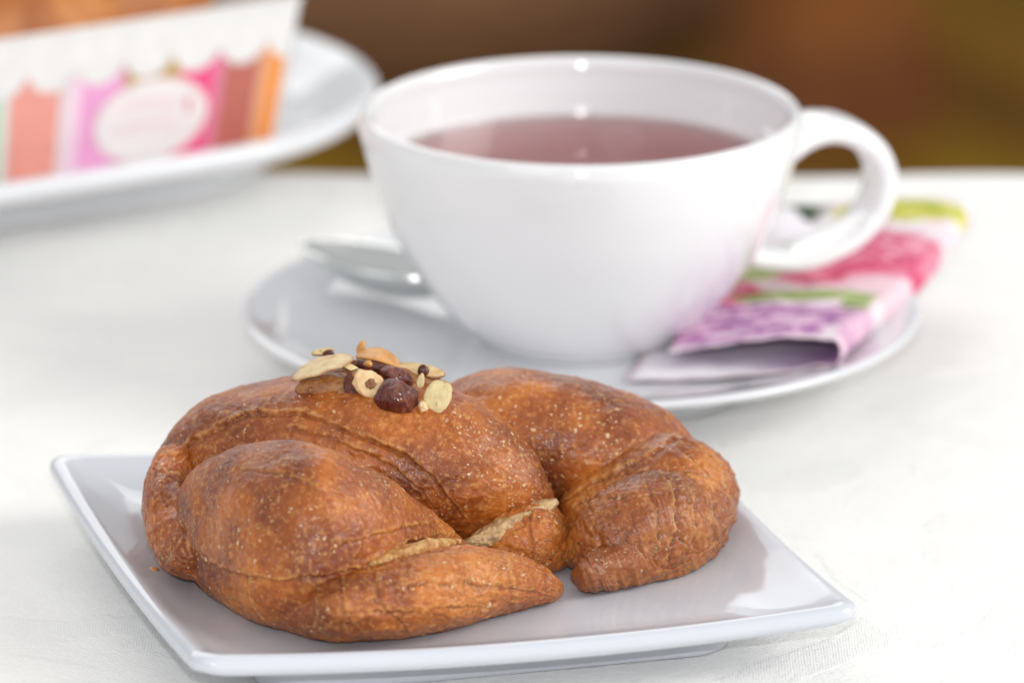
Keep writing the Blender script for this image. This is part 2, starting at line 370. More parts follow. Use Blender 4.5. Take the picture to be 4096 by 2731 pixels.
SEAMS = {
  'centre': [('h', 0.075, 1.2, [(-7.61, 2.62), (-7.19, 3.25), (-6.43, 3.74), (-5.76, 4.01), (-5.26, 4.13), (-4.76, 4.14), (-4.26, 4.07), (-3.76, 3.91), (-3.09, 3.65), (-2.2, 3.32), (-1.69, 2.89), (-1.27, 2.39), (-0.86, 1.73)]), ('h', 0.035, 0.5, [(-4.88, 3.85), (-4.35, 3.77), (-3.76, 3.64), (-3.09, 3.35), (-2.42, 3.05), (-1.88, 2.57), (-1.51, 2.12), (-1.19, 1.57)])],
  'dome': [('h', 0.06, 0.5, [(-6.82, 2.13), (-6.76, 1.86), (-6.56, 1.4), (-6.3, 1.18), (-5.85, 1.01), (-5.36, 0.89), (-4.62, 0.85), (-4.04, 0.93), (-3.41, 1.0), (-2.88, 1.16), (-2.44, 1.41), (-1.91, 1.6), (-0.94, 1.67)]), ('h', 0.035, 0.35, [(-4.05, 1.15), (-3.56, 1.5), (-2.82, 1.75), (-1.91, 1.9), (-1.12, 1.81)]), ('h', 0.02, 0.3, [(-6.17, 2.83), (-5.46, 3.05), (-4.66, 2.96), (-3.69, 2.65), (-2.8, 2.3)]), ('v', 0.045, 0.4, [(-5.49, 1.1), (-5.32, 0.79), (-5.26, 0.27), (-5.01, -0.02), (-4.7, -0.39)])],
  'front_horn': [('v', 0.06, 0.6, [(-4.04, 1.19), (-3.98, 0.85), (-3.91, 0.31), (-3.95, -0.05), (-3.61, -0.43)]), ('v', 0.035, 0.5, [(-3.47, 1.19), (-3.43, 0.82), (-3.31, 0.18), (-3.04, -0.18), (-2.86, -0.43)]), ('v', 0.03, 0.4, [(-2.68, 1.19), (-2.77, 0.84), (-2.6, 0.4), (-2.16, -0.04), (-1.89, -0.43)]), ('h', 0.03, 0.4, [(-3.5, 0.23), (-2.79, 0.3), (-2.0, 0.23), (-1.11, 0.3), (-0.23, 0.38)]), ('h', 0.03, 0.3, [(-2.61, 0.63), (-1.91, 0.81), (-1.11, 0.81), (-0.23, 0.63), (0.65, 0.54)]), ('v', 0.03, 0.3, [(-0.23, 1.59), (-0.14, 1.06), (-0.01, 0.61), (0.04, 0.08)])],
  'elbow': [('v', -0.06, 0.5, [(3.52, 3.79), (3.88, 3.47), (4.34, 2.96), (4.51, 2.46), (4.48, 1.82), (4.25, 1.18)]), ('v', -0.06, 0.5, [(3.24, 3.65), (3.65, 3.2), (4.11, 2.74), (4.24, 2.28), (4.24, 1.55), (3.97, 1.09)]), ('h', 0.05, 0.4, [(1.04, 2.2), (1.61, 2.64), (2.61, 3.11), (3.11, 3.37), (3.51, 3.57), (4.79, 4.02)])],
  'back_horn': [('v', -0.045, 0.3, [(3.48, 3.13), (3.52, 2.86), (3.75, 2.31), (3.71, 1.68), (3.48, 0.96)]), ('v', -0.05, 0.35, [(3.03, 3.13), (3.12, 2.9), (3.34, 2.31), (3.3, 1.59), (3.07, 0.68)]), ('v', -0.03, 0.25, [(2.66, 3.13), (2.75, 2.86), (2.94, 2.13), (2.94, 1.41), (2.75, 0.68)]), ('v', -0.04, 0.3, [(3.84, 3.13), (3.93, 2.68), (4.11, 2.22), (4.07, 1.68), (3.84, 0.96)])],
  'horn_tip': [('v', -0.05, 0.25, [(2.74, 1.89), (2.78, 1.35), (2.92, 0.9), (2.83, 0.45)]), ('v', -0.03, 0.2, [(2.1, 1.53), (2.19, 1.09), (2.24, 0.73), (2.19, 0.37)])],
  'nub': [('v', 0.03, 0.3, [(0.49, 2.41), (0.44, 1.87), (0.53, 1.33), (0.4, 0.6)])],
}

VIEW = np.array([0, -.958, .285])
def tube(st, ds=.035, floor=None, back=1.):
    st = np.array(st); L = np.r_[0, np.cumsum(np.linalg.norm(np.diff(st[:, :3], axis=0), axis=1))]
    # catmull-rom resample then even spacing
    C = smooth_profile(st, 24)
    C[:, 3:] = np.maximum(C[:, 3:], .004)
    l = np.r_[0, np.cumsum(np.linalg.norm(np.diff(C[:, :3], axis=0), axis=1) + np.abs(np.diff(C[:, 3])) * .6)]
    n = max(24, int(l[-1] / ds)); q = np.linspace(0, l[-1], n)
    Q = np.stack([np.interp(q, l, C[:, k]) for k in range(5)], 1)
    T = np.gradient(Q[:, :3], axis=0); T /= np.linalg.norm(T, axis=1)[:, None]
    k = np.ones(15) / 15; Tp = np.pad(T, ((7, 7), (0, 0)), 'edge'); T = np.stack([np.convolve(Tp[:, i], k, 'valid') for i in range(3)], 1); T /= np.linalg.norm(T, axis=1)[:, None]
    e1 = np.cross(VIEW, T); e1 /= np.linalg.norm(e1, axis=1)[:, None]; e2 = np.repeat(VIEW[None], n, 0)
    m = max(32, int(2 * np.pi * (Q[:, 3].max() + Q[:, 4].max()) / 2 / ds))
    th = np.linspace(0, 2 * np.pi, m, endpoint=False)
    cs, sn = np.cos(th), np.sin(th)
    rx = Q[:, 3, None] * np.sign(cs) * np.abs(cs) ** .92; ry = Q[:, 4, None] * np.sign(sn) * np.abs(sn) ** .92
    ry = np.where(sn < 0, ry * back, ry)
    V = Q[:, None, :3] + e1[:, None] * rx[..., None] + e2[:, None] * ry[..., None]
    if floor is not None:        # underside settles on the plate
        zc = Q[:, None, 2]
        lowest = V[..., 2].min(1)[:, None]
        s = np.where(V[..., 2] < zc, (zc - floor) / np.maximum(zc - lowest, .05), 1)
        V[..., 2] = np.where(V[..., 2] < zc, zc - (zc - V[..., 2]) * np.maximum(s, 1), V[..., 2])
    uv = np.stack(np.broadcast_arrays(q[:, None], (th * (Q[:, 3].mean() + Q[:, 4].mean()) / 2)[None, :]), -1)
    return V, uv, Q
def normals(V):
    du = np.gradient(V, axis=0); dv = np.roll(V, -1, 1) - np.roll(V, 1, 1)
    N = np.cross(dv, du); N /= np.maximum(np.linalg.norm(N, axis=2), 1e-9)[..., None]
    return N
ca, sa = math.cos(math.radians(16.584)), math.sin(math.radians(16.584))
def dough(name, key, mat, parent, seams=(), lump=.05, wrinkle=.02, blister=(.35, None), bake_shade=0., floor=None, ds=.035, seed=0., label=None, back=1., rings=0., fine=.010, terrace=.004):
    V, uv, Q = tube(PIECES[key], ds, floor, back)
    N = normals(V)
    if ((V - Q[:, None, :3]) * N).sum() < 0: N = -N
    p = V + seed
    disp = lump * fbm(p * .75, 3) + .022 * fbm(p * 2.6 + 5, 3)
    # wrinkles stretched along the roll
    q3 = np.stack([uv[..., 0] * .9, uv[..., 1] * 3.2, np.full(uv.shape[:2], seed)], -1)
    rid = 1 - np.abs(perlin(q3 + .35 * fbm(p * 1.5, 2)[..., None])) * 2
    disp = disp + wrinkle * (rid ** 3)
    if rings:        # flaky layer ends that run round the roll
        q4 = np.stack([uv[..., 0] * 4.2, uv[..., 1] * .8, np.full(uv.shape[:2], seed + 5)], -1)
        r2 = perlin(q4 + .5 * fbm(p * 1.2, 2)[..., None])
        disp = disp + rings * (1 - 2 * np.abs(r2)) + rings * .5 * perlin(q4 * 2.3)
    disp = disp + fine * fbm(p * 7.5, 3, .6)
    edge = np.zeros(V.shape[:2]); bk = np.full(V.shape[:2], float(bake_shade))
    if terrace:      # ragged borders of thin overlapping sheets
        for kk, (fx, fy, lv) in enumerate(((.55, 1.5, .12), (.8, 1.1, -.15), (1.3, 2.2, .2))):
            q5 = np.stack([uv[..., 0] * fx, uv[..., 1] * fy, np.full(uv.shape[:2], seed * 1.7 + kk * 5)], -1)
            t5 = perlin(q5 + .18 * fbm(p * 3.2 + kk, 3)[..., None]) - lv
            wd = .10
            hh = terrace * (1, .8, .6)[kk]
            disp = disp + hh * sstep(-.02, .05, t5) - hh * .9 * np.exp(-((t5 + .03) / .035) ** 2)
            edge = np.maximum(edge, min(.75, terrace * 38) * np.exp(-((t5 - .05) / .05) ** 2) * np.clip(.5 + perlin(p * 2.2 + 7 * kk), 0, 1))
            bk = bk + min(.35, terrace * 18) * np.exp(-((t5 + .03) / .03) ** 2)  # groove shade under each sheet border painted in as darker crust
    Wc = V[..., 1] * sa + V[..., 2] * ca
    for ax, h, L, pl in seams:
        pl = np.array(pl)
        if ax == 'h':
            d = Wc - np.interp(V[..., 0], pl[:, 0], pl[:, 1]); lo, hi = pl[0, 0], pl[-1, 0]; tpos = V[..., 0]
        else:
            o = np.argsort(pl[:, 1]); pl = pl[o]
            d = V[..., 0] - np.interp(Wc, pl[:, 1], pl[:, 0]); lo, hi = pl[0, 1], pl[-1, 1]; tpos = Wc
            if h < 0: d = -d; h = -h
        d = d + .07 * fbm(p * 1.8 + 3, 2) + .035 * fbm(p * 7 + 9, 2)
        fade = sstep(lo - .05, lo + .35, tpos) * (1 - sstep(hi - .35, hi + .05, tpos)) if (hi - lo) > 1 else 1
        front = sstep(-.15, .35, (N * VIEW).sum(-1))
        f = fade * front * (.75 + .5 * perlin(p * 1.1 + 20))
        disp = disp + f * h * sstep(-.035, .03, d) * np.exp(-np.maximum(d, 0) / L)
        disp = disp - f * h * .8 * np.exp(-((d + .04) / .035) ** 2)
        edge = np.maximum(edge, np.clip(f, 0, 1) * np.exp(-((d - .03) / .045) ** 2) * np.clip(h / .05, .3, 1))
        bk = bk + np.clip(f, 0, 1) * .5 * np.exp(-((d + .04) / .03) ** 2)  # shade below the lip painted in, over the darker bake of the layers
    ends = np.minimum(1, Q[:, 3] / .25)[:, None]
    V = V + N * (disp * ends)[..., None]
    V[..., 2] = np.maximum(V[..., 2], .90 + .03 * perlin(p * 2))
    dens, fn = blister
    bl = np.clip(dens * (.8 + 1.9 * fbm(p * .8 + 40, 2)), 0, 1)
    if fn is not None: bl = np.clip(bl * fn(V), 0, 1.6)
    bk = bk + .26 * np.clip(fbm(p * .55 + 60, 2), 0, 1)
    n, m = V.shape[:2]
    F = grid_faces(n, m).tolist()
    F.append(list(range(m))[::-1]); F.append(list(range((n - 1) * m, n * m)))
    o = obj(name, V.reshape(-1, 3), F, mat, parent, True, uv.reshape(-1, 2),
            {'edge': edge.ravel(), 'bake_shade': np.clip(bk, 0, 1).ravel(), 'blister': bl.ravel()})
    if label: o['label'] = label
    return o

CR = thing('croissant', 'golden brown glazed croissant topped with nuts on the square plate', 'croissant', (-1.5, .5, .9))
g = lambda V, x, w, r: np.exp(-(((V[..., 0] - x) / r) ** 2 + ((V[..., 1] * sa + V[..., 2] * ca - w) / r) ** 2))
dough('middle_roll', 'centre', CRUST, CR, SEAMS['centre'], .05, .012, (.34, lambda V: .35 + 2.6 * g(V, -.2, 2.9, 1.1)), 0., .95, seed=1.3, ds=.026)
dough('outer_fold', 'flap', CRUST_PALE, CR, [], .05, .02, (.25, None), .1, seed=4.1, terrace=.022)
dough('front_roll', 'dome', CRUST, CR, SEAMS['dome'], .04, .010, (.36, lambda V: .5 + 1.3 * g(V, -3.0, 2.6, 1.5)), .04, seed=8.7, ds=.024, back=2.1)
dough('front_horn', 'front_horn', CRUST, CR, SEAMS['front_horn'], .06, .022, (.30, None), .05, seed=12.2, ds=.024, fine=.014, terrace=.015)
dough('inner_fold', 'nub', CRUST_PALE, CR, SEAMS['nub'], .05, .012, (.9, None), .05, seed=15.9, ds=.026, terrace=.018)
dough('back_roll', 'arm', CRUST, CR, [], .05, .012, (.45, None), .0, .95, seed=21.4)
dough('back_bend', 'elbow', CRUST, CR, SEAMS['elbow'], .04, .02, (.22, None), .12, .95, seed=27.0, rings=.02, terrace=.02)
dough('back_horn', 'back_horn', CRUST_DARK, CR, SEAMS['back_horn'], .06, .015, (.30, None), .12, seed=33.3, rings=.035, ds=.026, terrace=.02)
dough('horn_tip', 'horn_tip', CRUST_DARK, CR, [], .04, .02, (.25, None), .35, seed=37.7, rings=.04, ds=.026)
dough('filling', 'filling', FILLING, CR, [], .13, .05, (0, None), 0, seed=41., fine=.03, ds=.02, terrace=0)
dough('torn_dough', 'cream', CREAM, CR, [], .12, .05, (0, None), 0, seed=44., fine=.03, ds=.02, terrace=0)

# ------------------------------------------------------------------ nut topping
def frame(ang, tilt, lean=0.):
    """e1 along the view-plane direction ang; the face leans back by tilt from facing forward"""
    a, t = math.radians(ang), math.radians(tilt)
    up = np.array([0, sa, ca]); rt = np.array([1., 0, 0])
    e1 = rt * math.cos(a) + up * math.sin(a)
    pp = -rt * math.sin(a) + up * math.cos(a)
    e2 = pp * math.cos(t) - VIEW * math.sin(t)
    n = np.cross(e1, e2)
    return e1, e2, n
def flake(name, c, l, w, ang, tilt, mat, thick=.10, bend=.0, seed=0., point=.0, label=None, rimmat=None):
    e1, e2, n = frame(ang, tilt)
    m, k = 64, 7
    th = np.linspace(0, 2 * np.pi, m, endpoint=False)
    rr = 1 + .09 * perlin(np.stack([np.cos(th) * 1.1 + seed, np.sin(th) * 1.1, np.zeros(m)], -1)) + .05 * perlin(np.stack([np.cos(th) * 4 + seed, np.sin(th) * 4, np.ones(m)], -1)) + .02 * perlin(np.stack([np.cos(th) * 11 + seed, np.sin(th) * 11, np.ones(m)], -1))
    V = []
    prof = [(0.02, .5), (.35, .5), (.7, .5), (.93, .48), (1., .25), (1.01, -.1), (.95, -.45), (.7, -.5), (.02, -.5)]
    for s, z in prof:
        x = l * s * rr * np.cos(th); y = w * s * rr * np.sin(th) * (1 - point * np.cos(th))
        zz = z * thick + bend * (x / l) ** 2 * l + .025 * perlin(np.stack([x * 3 + seed, y * 3, np.zeros(m)], -1))
        V.append(np.array(c) + x[:, None] * e1 + y[:, None] * e2 + zz[:, None] * n)
    V = np.concatenate(V); F = grid_faces(len(prof), m).tolist()
    F.append(list(range(m))[::-1]); F.append(list(range((len(prof) - 1) * m, len(prof) * m)))
    o = obj(name, V, F, mat, CR, attrs={'edge': np.repeat([0, 0, 0, .25, 1, 1, 1, .8, .8], m)})
    if label: o['label'] = label
    return o
def lumpball(name, c, r, mat, parent=CR, amp=.06, freq=2., seed=0., ang=0, tilt=0, n=28, cut=None, ridge=0., label=None):
    e1, e2, nn = frame(ang, tilt)
    th = np.linspace(0, 2 * np.pi, 2 * n, endpoint=False); ph = np.linspace(.02, np.pi - .02, n)
    D = np.stack([np.sin(ph)[:, None] * np.cos(th), np.sin(ph)[:, None] * np.sin(th), np.repeat(np.cos(ph)[:, None], 2 * n, 1)], -1)
    s = 1 + amp * fbm(D * freq + seed, 3) + ridge * np.cos(th * 9)[None, :] * np.sin(ph)[:, None]
    P = D * np.array(r) * s[..., None]
    if cut is not None: P[..., 2] = np.minimum(P[..., 2], cut + .02 * perlin(P * 4 + seed))
    V = np.array(c) + P[..., 0:1] * e1 + P[..., 1:2] * e2 + P[..., 2:3] * nn
    F = grid_faces(n, 2 * n).tolist(); F.append(list(range(2 * n))[::-1]); F.append(list(range((n - 1) * 2 * n, n * 2 * n)))
    o = obj(name, V.reshape(-1, 3), F, mat, parent)
    if label: o['label'] = label
    return o
lumpball('nut_paste', (-2.9, 1.75, 4.30), (1.55, .60, .50), PASTE, amp=.10, freq=2., seed=3., n=70)
lumpball('nut_paste', (-3.72, 1.25, 4.45), (.82, .36, .36), PASTE, amp=.09, freq=1.8, seed=9., n=70)
flake('almond_flake', (-3.97, 1.25, 4.98), .68, .42, 19, 66, ALMOND, .045, -.10, 2.)
flake('almond_flake', (-2.75, 1.75, 5.06), .50, .34, -14, 68, TOASTED, .06, -.32, 6., label='toasted almond flake with browned skin')
flake('almond_rim', (-2.76, 1.58, 5.00), .50, .08, -13, 40, ALMOND_Y, .04, -.30, 7.)
flake('almond_flake', (-1.93, 1.65, 4.76), .54, .135, -10, 20, ALMOND, .12, -.06, 11.)
flake('almond_flake', (-1.55, .52, 4.52), .38, .29, 68, 10, ALMOND_Y, .045, -.12, 15.6, label='pale yellow almond flake standing upright')
lumpball('burnt_skin', (-1.86, 1.50, 4.79), (.12, .125, .05), BURNT, amp=.2, freq=1.5, seed=17., ang=-10, n=10)
flake('nut_shard', (-3.98, 2.35, 4.94), .24, .08, 10, 30, ALMOND, .08, 0, 21.)
lumpball('burnt_skin', (-3.86, 2.22, 4.95), (.12, .07, .05), BURNT, amp=.3, freq=1.5, seed=18., ang=5, n=10)
flake('nut_shard', (-3.17, 2.1, 5.10), .17, .075, 68, 25, TOASTED, .09, 0, 24.)
flake('nut_shard', (-3.38, 1.15, 4.97), .24, .08, -24, 30, ALMOND_Y, .06, 0, 27.)
flake('nut_shard', (-1.90, 1.0, 4.72), .17, .075, 78, 20, ALMOND_Y, .06, 0, 29., .3)
lumpball('nut_chunk', (-1.86, .42, 4.33), (.09, .14, .09), NUTFLESH, amp=.35, freq=1.6, seed=31., n=14)
lumpball('nut_shell', (-2.95, 1.45, 4.90), (.50, .12, .14), SKIN, amp=.16, freq=2., seed=33., ang=-8, n=28)
for k, (x, y, z, r) in enumerate(((-3.25, 1.0, 4.86, .11), (-3.55, .85, 4.52, .10), (-2.80, .62, 4.36, .07), (-4.2, .95, 4.52, .08), (-3.0, 1.3, 5.0, .09), (-1.42, .55, 4.13, .07), (-1.10, .42, 3.93, .05), (-1.25, .30, 4.0, .06))):
    lumpball('nut_chunk', (x, y, z), (r, r * .7, r * .7), PASTE if k < 4 else TOASTED, amp=.45, freq=1.5, seed=60. + k * 3, ang=k * 41, n=10)
lumpball('hazelnut', (-3.10, .95, 4.58), (.44, .39, .32), SKIN, amp=.09, seed=35., ang=-35, tilt=18, cut=.08)
lumpball('cut_face', (-2.98, .80, 4.71), (.37, .28, .22), NUTFLESH, amp=.16, freq=1.5, seed=38., ang=-32, tilt=20, cut=.09)
lumpball('hollow', (-2.96, .71, 4.73), (.12, .10, .06), NUTHOLE, amp=.5, seed=40., ang=20, tilt=15, n=18)
lumpball('hazelnut', (-2.41, .55, 4.48), (.45, .39, .36), SKIN, amp=.15, freq=1.15, seed=44., ang=-12, ridge=.012, label='whole hazelnut with dark wrinkled skin')
lumpball('hazelnut', (-2.45, 1.28, 4.73), (.38, .22, .3), SKIN, amp=.12, freq=1.4, seed=47., ang=-18)

tag(lumpball('pastry_crumb', (-7.46, -0.62, 1.11), (.12, .06, .10), TOASTED, None, .3, 1.5, 50., n=12), 'tiny orange pastry crumb on the square plate left of the croissant', 'crumb')

# ------------------------------------------------------------------ tea cup
CC = (1.587, 17.02)
def build_cup():
    t = thing('tea_cup', 'large white porcelain cup of dark tea standing on the saucer', 'cup', (*CC, .95))
    outer = smooth_profile([(.05, 1.12), (1.9, 1.12), (2.05, .96), (2.3, .94), (2.42, 1.08), (2.75, 1.34), (3.32, 1.93), (3.92, 2.75), (4.47, 3.8), (4.82, 4.85), (5.02, 5.55), (5.09, 5.85)], 6)
    q = np.linspace(-.1, np.pi + .1, 25)
    rim = np.c_[4.955 + .170 * np.cos(q), 6.04 + .335 * np.sin(q)]
    inner = smooth_profile([(4.77, 5.9), (4.71, 5.6), (4.60, 5.1), (4.26, 4.0), (3.72, 2.95), (3.15, 2.2), (2.5, 1.7), (1.5, 1.42), (.05, 1.36)], 6)
    V, F = lathe(np.concatenate([outer, rim, inner]), CC, 160)
    obj('bowl', V, F, PORC2, t)
    # handle: a band swept along a loop, pointing right and a little away
    a = math.radians(18); dx = np.array([math.cos(a), math.sin(a), 0]); side = np.array([-dx[1], dx[0], 0])
    pts = smooth_profile([(4.75, 5.05), (5.3, 5.36), (5.95, 5.48), (6.65, 5.28), (7.2, 4.80), (7.40, 4.15), (7.22, 3.45), (6.65, 2.85), (5.85, 2.50), (5.1, 2.40), (4.2, 2.55), (3.7, 2.75)], 8)
    T = np.gradient(pts, axis=0); T /= np.linalg.norm(T, axis=1)[:, None]; Nn = np.c_[-T[:, 1], T[:, 0]]
    th = np.linspace(0, 2 * np.pi, 28, endpoint=False); V = []
    s = np.linspace(0, 1, len(pts)); hw = .74 - .06 * np.sin(np.pi * s) + .1 * (1 - s) ** 6 + .1 * s ** 6; ht = .25 + .13 * (1 - s) ** 3
    for i in range(len(pts)):
        cx = np.sign(np.cos(th)) * np.abs(np.cos(th)) ** .6; sx = np.sign(np.sin(th)) * np.abs(np.sin(th)) ** .6
        u = pts[i, 0] + Nn[i, 0] * ht[i] * cx; z = pts[i, 1] + Nn[i, 1] * ht[i] * cx
        V.append(np.array([CC[0], CC[1], 0]) + u[:, None] * dx + (hw[i] * sx)[:, None] * side + np.c_[0 * z, 0 * z, z])
    V = np.concatenate(V); F = grid_faces(len(pts), 28).tolist(); F.append(list(range(28))[::-1]); F.append(list(range((len(pts) - 1) * 28, len(pts) * 28)))
    obj('handle', V, F, PORC2, t)
    m = Mat('tea')
    m.set(Base_Color=(1., .97, .95), Roughness=.0, IOR=1.33, Transmission_Weight=1.0)
    va = m.n('ShaderNodeVolumeAbsorption'); va.inputs['Color'].default_value = (.86, .30, .30, 1); va.inputs['Density'].default_value = 38
    m.l(va.outputs[0], m.N['Material Output'].inputs['Volume'])
    z = 5.05
    body = smooth_profile([(4.62, z), (4.52, 4.75), (4.29, 4.0), (3.75, 2.93), (3.18, 2.18), (2.5, 1.66), (1.5, 1.39), (.05, 1.345)], 6)
    V, F = lathe(np.concatenate([[(.03, z), (2.5, z), (4.0, z), (4.4, z)], body]), CC, 128)
    F = F.tolist(); k_ = len(V) // 128; F.append(list(range(128))[::-1]); F.append(list(range((k_ - 1) * 128, k_ * 128)))
    F = [f[::-1] for f in F]
    tag(obj('tea', V, F, m.m), 'dark reddish brown tea filling the white cup', 'tea')
build_cup()

# ------------------------------------------------------------------ saucer
def build_saucer():
    prof = smooth_profile([(.05, .45), (3.6, .42), (3.8, .0), (4.15, .0), (4.3, .42), (5.3, .70), (6.4, 1.03), (7.3, 1.30), (7.74, 1.48), (7.86, 1.57), (7.85, 1.65), (7.75, 1.69), (7.58, 1.65), (7.1, 1.50), (6.2, 1.26), (5.0, 1.05), (3.6, .94), (2.6, .93), (.05, .93)], 5)
    V, F = lathe(prof, CC, 160)
    tag(obj('saucer', V, F, PORC3), 'round white porcelain saucer under the tea cup', 'saucer')
build_saucer()

# ------------------------------------------------------------------ spoon
def build_spoon():
    m = Mat('polished_steel'); n = m.noise(m.coord(), 300, 2)
    m.set(Base_Color=(.80, .82, .80), Metallic=1., Roughness=m.mapr(n, .3, .7, .08, .14))
    t = thing('teaspoon', 'polished steel teaspoon lying on the saucer beside the cup', 'spoon', (-3.0, 19.2, 1.5))
    ax = np.array([2.9, -.9, 0.]); ax /= np.linalg.norm(ax); sd = np.array([-ax[1], ax[0], 0])
    o0 = np.array([-5.0, 20.3, 0.])
    n_, k = 41, 21
    u = np.linspace(0, 1, n_); v = np.linspace(-1, 1, k)
    L = 4.6; hw = 1.15 * np.sqrt(np.maximum(0, np.sin(np.pi * np.clip(u, 0.004, .97)) ** 1.1)) * (1.05 - .3 * u)
    top = []; bot = []
    for i in range(n_):
        y = hw[i] * v
        dpt = .75 * np.sin(np.pi * u[i]) ** .8
        z = 2.22 - .45 * u[i] - dpt * (1 - v ** 2)
        c = o0 + ax * u[i] * L
        top.append(c + y[:, None] * sd + np.c_[0 * z, 0 * z, z + .06]); bot.append(c + (y * 1.04)[:, None] * sd + np.c_[0 * z, 0 * z, z - .07])
    ring = np.stack([np.concatenate([a, b[::-1]]) for a, b in zip(top, bot)])
    V = ring.reshape(-1, 3); F = grid_faces(n_, 2 * k).tolist(); F.append(list(range(2 * k))[::-1]); F.append(list(range((n_ - 1) * 2 * k, n_ * 2 * k)))
    obj('bowl', V, F, m.m, t)
    P = smooth_profile([(-.55, 18.92, 1.75), (.1, 19.9, 1.62), (1.2, 20.9, 1.75), (3.0, 22.6, 2.0), (5.2, 24.6, 2.15)], 6)
    V = []; s = np.linspace(0, 1, len(P)); th = np.linspace(0, 2 * np.pi, 14, endpoint=False)
    T = np.gradient(P, axis=0); T /= np.linalg.norm(T, axis=1)[:, None]
    for p, tt, q in zip(P, T, s):
        w = np.cross([0, 0, 1], tt); w /= np.linalg.norm(w)
        V.append(p + np.cos(th)[:, None] * w * (.22 + .4 * q ** 2) + np.sin(th)[:, None] * np.array([0, 0, .09]))
    F = grid_faces(len(P), 14).tolist(); F.append(list(range(14))[::-1]); F.append(list(range((len(P) - 1) * 14, len(P) * 14)))
    obj('handle', np.concatenate(V), F, m.m, t)
build_spoon()

# ------------------------------------------------------------------ paper napkin
def m_napkin():
    """printed flowers: u across (0 at the open edge, 1 at the fold), v along (cm)"""
    m = Mat('flower_print'); uv = m.coord('UV')
    nz = m.n('ShaderNodeTexNoise'); nz.inputs['Scale'].default_value = .9; nz.inputs['Detail'].default_value = 3; m.l(uv, nz.inputs['Vector'])
    mp = m.n('ShaderNodeVectorMath', operation='MULTIPLY_ADD'); m.l(nz.outputs['Color'], mp.inputs[0]); mp.inputs[1].default_value = (.9, .9, 0); mp.inputs[2].default_value = (-.45, -.45, 0)
    ad = m.n('ShaderNodeVectorMath', operation='ADD'); m.l(uv, ad.inputs[0]); m.l(mp.outputs[0], ad.inputs[1]); w = ad.outputs[0]
    def blob(cx, cy, rx, ry, soft=.18):
        a = m.n('ShaderNodeVectorMath', operation='SUBTRACT'); m.l(w, a.inputs[0]); a.inputs[1].default_value = (cx, cy, 0)
        b = m.n('ShaderNodeVectorMath', operation='MULTIPLY'); m.l(a.outputs[0], b.inputs[0]); b.inputs[1].default_value = (1 / rx, 1 / ry, 0)
        c = m.n('ShaderNodeVectorMath', operation='LENGTH'); m.l(b.outputs[0], c.inputs[0])
        return m.mapr(c.outputs['Value'], 1 + soft, 1 - soft)
    ms = m.n('ShaderNodeMapping'); m.l(w, ms.inputs[0]); ms.inputs['Scale'].default_value = (.75, 2.1, 1)
    petal = m.noise(w, 1.1, 4, .6, 1.8); strk = m.noise(ms.outputs[0], 1.7, 4, .6, 1.2); pet2 = m.noise(w, 1.1, 3, .55, 1.6)
    col = m.mix(m.mapr(pet2, .40, .62, 0, .8), (.85, .84, .83), (.84, .60, .68)); col = m.mix(m.mapr(strk, .50, .40, 0, .55), col, (.62, .40, .56))
    rose = m.ramp(petal, [(.3, (.40, .015, .08)), (.46, (.66, .07, .18)), (.58, (.78, .28, .38)), (.70, (.88, .70, .78))])
    purple = m.ramp(strk, [(.34, (.10, .018, .19)), (.44, (.34, .09, .34)), (.51, (.66, .34, .54)), (.62, (.86, .76, .82))])
    green = m.ramp(strk, [(.35, (.10, .22, .07)), (.5, (.30, .38, .08)), (.65, (.62, .68, .40))])
    dgreen = m.ramp(strk, [(.35, (.015, .04, .012)), (.65, (.05, .09, .03))])
    yel = m.ramp(petal, [(.35, (.20, .34, .06)), (.5, (.58, .55, .05)), (.7, (.72, .72, .30))])
    for msk, cc in ((blob(3.3, 8.3, 2.5, 2.5), rose), (blob(4.2, 5.4, 1.3, 1.5), (.84, .60, .66)), (blob(.4, 5.2, 1.0, 1.5), rose), (blob(.5, 7.3, .9, 1.0), green),
                    (blob(2.5, 4.7, 1.8, .6), green), (blob(3.9, 3.8, .4, 1.2), green), (blob(1.7, 1.9, 2.6, 2.0), purple),
                    (blob(4.45, 1.4, .6, 1.7), m.mix(.6, purple, (.84, .55, .66))), (blob(4.0, 12.2, 1.9, .75), yel), (blob(.2, 12.5, 1.7, 1.5), dgreen)):
        col = m.mix(msk, col, cc)
    m.set(Base_Color=col, Roughness=.8, Normal=m.bump(m.noise(m.coord(), 600, 3), .3, .0003))
    return m.m
